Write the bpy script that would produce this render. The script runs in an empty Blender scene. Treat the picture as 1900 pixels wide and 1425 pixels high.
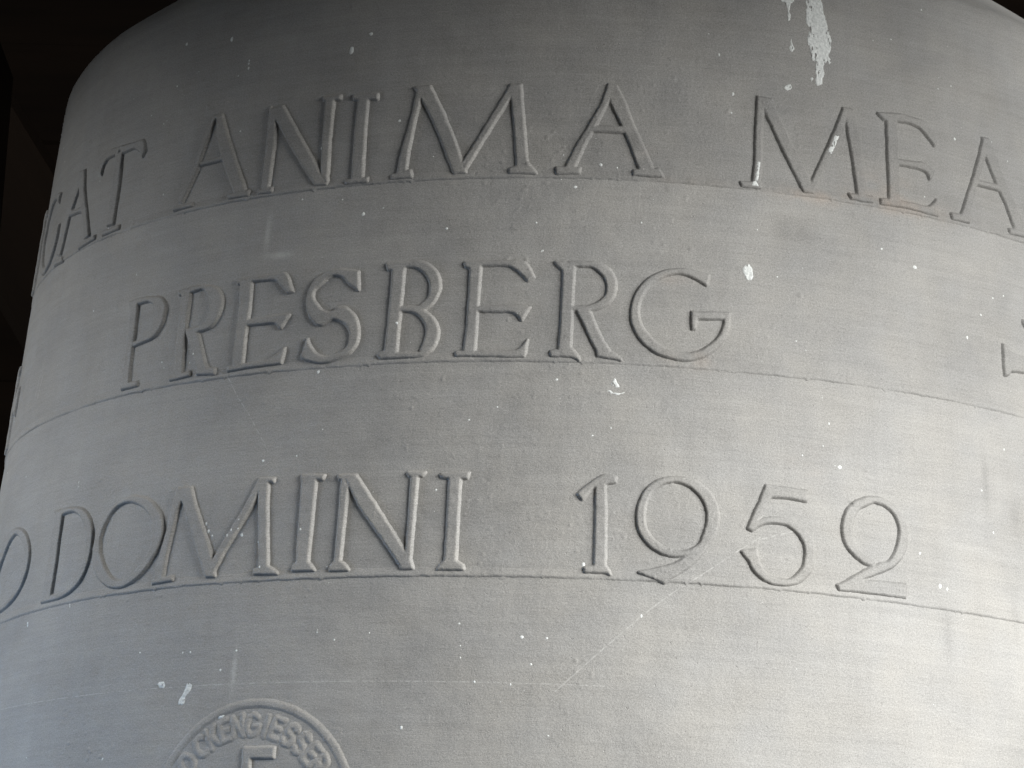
import bpy, math, random
import numpy as np
from mathutils import Matrix, Vector

sc = bpy.context.scene
C = sc.collection

# ------------------------------------------------------------------ camera
BZ = 2.10                                    # height of the first guide line above the belfry floor
cam_d = bpy.data.cameras.new("camera")
cam = bpy.data.objects.new("camera", cam_d)
C.objects.link(cam)
rt = Vector((0.99901322, 0.0166937, 0.04115719))
up = Vector((-0.03580924, -0.2454336, 0.9687518))
fw = Vector((-0.02627341, 0.96926966, 0.24459362))
cam.matrix_world = Matrix(((rt.x, up.x, -fw.x, 0.0), (rt.y, up.y, -fw.y, -1.94916718),
                           (rt.z, up.z, -fw.z, BZ - 0.51556872), (0, 0, 0, 1)))
cam_d.sensor_width = 36.0
cam_d.lens = 5800 / 1900 * 36.0
cam_d.clip_start = 0.05
cam_d.clip_end = 100
sc.camera = cam

# ------------------------------------------------------------------ world, lamps, exposure
w = bpy.data.worlds.new("World")
sc.world = w
w.use_nodes = True
w.node_tree.nodes["Background"].inputs[0].default_value = (0.92, 0.96, 1.0, 1)
w.node_tree.nodes["Background"].inputs[1].default_value = 0.085
sc.view_settings.view_transform = 'Standard'
sc.view_settings.look = 'None'
sc.view_settings.gamma = 1
sc.view_settings.exposure = 0.0


def opening(name, az, el, dist, sx, sy, power, col, aim=(0, 0, -0.1), spread=180):
    """soft daylight coming through a sound opening of the belfry"""
    a, e = math.radians(az), math.radians(el)
    p = Vector((math.sin(a) * math.cos(e), -math.cos(a) * math.cos(e), math.sin(e))) * dist
    L = bpy.data.lights.new(name, 'AREA')
    L.shape = 'RECTANGLE'
    L.size = sx
    L.size_y = sy
    L.energy = power
    L.color = col
    o = bpy.data.objects.new(name, L)
    C.objects.link(o)
    L.spread = math.radians(spread)
    o.location = p + Vector((0, 0, BZ - 0.1))
    p = o.location - Vector(aim) - Vector((0, 0, BZ))
    o.rotation_euler = (-p).to_track_quat('-Z', 'Y').to_euler()
    return o


opening("daylight_right", 50, 17.5, 2.6, 1.7, 1.3, 203, (1.0, 0.995, 0.975))
opening("daylight_left", -87, 19, 2.4, 1.0, 0.9, 37, (1.0, 0.99, 0.965))
opening("daylight_low_left", -76, -20, 1.5, 0.5, 0.35, 0.72, (0.30, 0.58, 1.0), (-0.33, -0.12, -0.46), 48)

# ------------------------------------------------------------------ helpers
rng = np.random.default_rng(7)
TAB = rng.random((256, 256))


def vnoise(x, y):
    x = np.asarray(x, float)
    y = np.asarray(y, float)
    xi = np.floor(x).astype(int)
    yi = np.floor(y).astype(int)
    fx = x - xi
    fy = y - yi
    fx = fx * fx * (3 - 2 * fx)
    fy = fy * fy * (3 - 2 * fy)
    t = lambda i, j: TAB[i & 255, j & 255]
    return (t(xi, yi) * (1 - fx) * (1 - fy) + t(xi + 1, yi) * fx * (1 - fy) +
            t(xi, yi + 1) * (1 - fx) * fy + t(xi + 1, yi + 1) * fx * fy) * 2 - 1


def fbm(x, y, n=3):
    s = 0
    a = 1.0
    for k in range(n):
        s = s + a * vnoise(x * 2 ** k + 17.3 * k, y * 2 ** k + 5.1 * k)
        a *= 0.5
    return s


def radius(z):                       # outer waist of the bell, millimetres
    u = np.asarray(z, float) / 360.0
    q = 360.0 * (1 - 0.08637584 * u - 0.00884272 * u * u)
    return q + 95.0 * np.clip((-330.0 - np.asarray(z, float)) / 370.0, 0, 1) ** 2.4


def skin(a, z):                      # slow unevenness of the cast wall, millimetres
    lump = np.clip(vnoise(a / 1.9 + 11, z / 1.5 + 4) - 0.80, 0, 1) - 0.8 * np.clip(vnoise(a / 1.7 + 70, z / 1.6) - 0.84, 0, 1)
    area = np.clip(fbm(a / 48.0 + 31, z / 38.0 + 2, 2) + 0.15, 0, 1)
    return 0.32 * fbm(a / 70.0 + 3, z / 45.0 + 9, 2) + 0.05 * fbm(a / 9.0, z / 9.0, 2) + 3.6 * lump * area


def pos(a, z, h):
    th = a / 360.0
    r = radius(z) + h
    return np.stack([r * np.sin(th), -r * np.cos(th), z], -1) / 1000.0


def link(o, parent=None):
    C.objects.link(o)
    if parent is not None:
        o.parent = parent
    return o


def mesh_np(name, V, F, mat, parent, surf=None, attrs=None, smooth=True):
    me = bpy.data.meshes.new(name)
    V = np.asarray(V, np.float32)
    F = np.asarray(F, np.int32)
    k = F.shape[1]
    me.vertices.add(len(V))
    me.vertices.foreach_set("co", V.ravel())
    me.loops.add(F.size)
    me.loops.foreach_set("vertex_index", F.ravel())
    me.polygons.add(len(F))
    me.polygons.foreach_set("loop_start", np.arange(0, F.size, k, dtype=np.int32))
    me.polygons.foreach_set("loop_total", np.full(len(F), k, np.int32))
    me.polygons.foreach_set("use_smooth", np.full(len(F), smooth, bool))
    if surf is not None:
        at = me.attributes.new("surf", 'FLOAT_VECTOR', 'POINT')
        at.data.foreach_set("vector", np.asarray(surf, np.float32).ravel())
    for n, v in (attrs or {}).items():
        at = me.attributes.new(n, 'FLOAT', 'POINT')
        at.data.foreach_set("value", np.asarray(v, np.float32).ravel())
    me.materials.append(mat)
    me.update(calc_edges=True)
    me.validate()
    return link(bpy.data.objects.new(name, me), parent)


def spline(P, closed=False, n=7):
    P = np.asarray(P, float)
    m = len(P)
    out = []
    for i in range(m if closed else m - 1):
        if closed:
            p0, p1, p2, p3 = P[(i - 1) % m], P[i], P[(i + 1) % m], P[(i + 2) % m]
        else:
            p1, p2 = P[i], P[i + 1]
            p0 = P[i - 1] if i else 2 * p1 - p2
            p3 = P[i + 2] if i + 2 < m else 2 * p2 - p1
        for t in np.linspace(0, 1, n, endpoint=False):
            out.append(0.5 * (2 * p1 + (p2 - p0) * t + (2 * p0 - 5 * p1 + 4 * p2 - p3) * t * t +
                              (3 * p1 - p0 - 3 * p2 + p3) * t ** 3))
    if not closed:
        out.append(P[-1])
    return np.array(out)


def poly_sd(X, Y, P):
    """signed distance to a closed polygon (negative inside, non-zero winding)"""
    D = np.full(X.shape, 1e9)
    Wn = np.zeros(X.shape, int)
    Q = np.roll(P, -1, 0)
    for (x0, y0), (x1, y1) in zip(P, Q):
        ex, ey = x1 - x0, y1 - y0
        L = ex * ex + ey * ey + 1e-12
        t = np.clip(((X - x0) * ex + (Y - y0) * ey) / L, 0, 1)
        D = np.minimum(D, (X - x0 - t * ex) ** 2 + (Y - y0 - t * ey) ** 2)
        cr = ex * (Y - y0) - ey * (X - x0)
        Wn += ((y0 <= Y) & (y1 > Y) & (cr > 0)).astype(int)
        Wn -= ((y0 > Y) & (y1 <= Y) & (cr < 0)).astype(int)
    D = np.sqrt(D)
    return np.where(Wn != 0, -D, D)


def shape_sd(X, Y, ribs, k):
    """union of ribbons; X, Y in local millimetres, ribbon abscissae scaled by k"""
    D = np.full(X.shape, 1e9)
    for kind, st in ribs:
        st = np.array(st, float)
        st[:, 0] *= k
        st[:, 2] *= k
        l, r = st[:, :2], st[:, 2:]
        if kind == 'o':
            o_ = spline(l, True)
            i_ = spline(r, True)
            d = np.maximum(poly_sd(X, Y, o_), -poly_sd(X, Y, i_))
        else:
            if kind == 'c':
                l, r = spline(l), spline(r)
            d = poly_sd(X, Y, np.concatenate([l, r[::-1]]))
        D = np.minimum(D, d)
    return D


def relief(name, sdf, box, mat, parent, depth=1.65, wall=1.15, step=0.55, base=0.0, rough=0.14, seed=0.0, skin_tone=-0.22):
    """a raised cast shape wrapped on the bell; box = a0, a1, z0, z1 in millimetres"""
    a0, a1, z0, z1 = box
    k = float(radius((z0 + z1) / 2)) / 360.0
    na = max(3, int((a1 - a0) * k / step))
    nz = max(3, int((z1 - z0) / step))
    A, Zz = np.meshgrid(np.linspace(a0, a1, na), np.linspace(z0, z1, nz))
    D = sdf(A * k, Zz, k)
    D = D + rough * fbm(A / 2.4 + seed, Zz / 2.4, 2)
    t = 1 - D / wall
    # soft shoulders on the cast edge
    e = 0.30
    hh = np.where(t > 1 + e, 1.0, np.where(t > 1 - e, 1 - (1 + e - t) ** 2 / (4 * e), t))
    H = depth * np.clip(hh, -0.35, 1.0)
    H = H + np.where(t > 0.8, 0.10 * fbm(A / 7 + seed, Zz / 7, 2) + 0.03 * vnoise(A / 1.3, Zz / 1.3), 0) + 0.06 * fbm(A / 3 + 9, Zz / 3 + seed, 2) * (t > 0)
    H = H + base
    V = pos(A, Zz, H + skin(A, Zz)).reshape(-1, 3)
    idx = np.arange(na * nz).reshape(nz, na)
    keep = (t > -0.30)
    kf = keep[:-1, :-1] | keep[1:, :-1] | keep[:-1, 1:] | keep[1:, 1:]
    F = np.stack([idx[:-1, :-1], idx[:-1, 1:], idx[1:, 1:], idx[1:, :-1]], -1)[kf]
    used = np.unique(F)
    rem = np.full(na * nz, -1)
    rem[used] = np.arange(len(used))
    surf = np.stack([A, Zz, 0 * A], -1).reshape(-1, 3)[used] / 100.0
    paint = stains(A.ravel()[used], Zz.ravel()[used])
    paint['tone'] += skin_tone * np.clip(t.ravel()[used] + 0.2, 0, 1)
    return mesh_np(name, V[used], rem[F], mat, parent, surf, paint)


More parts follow.
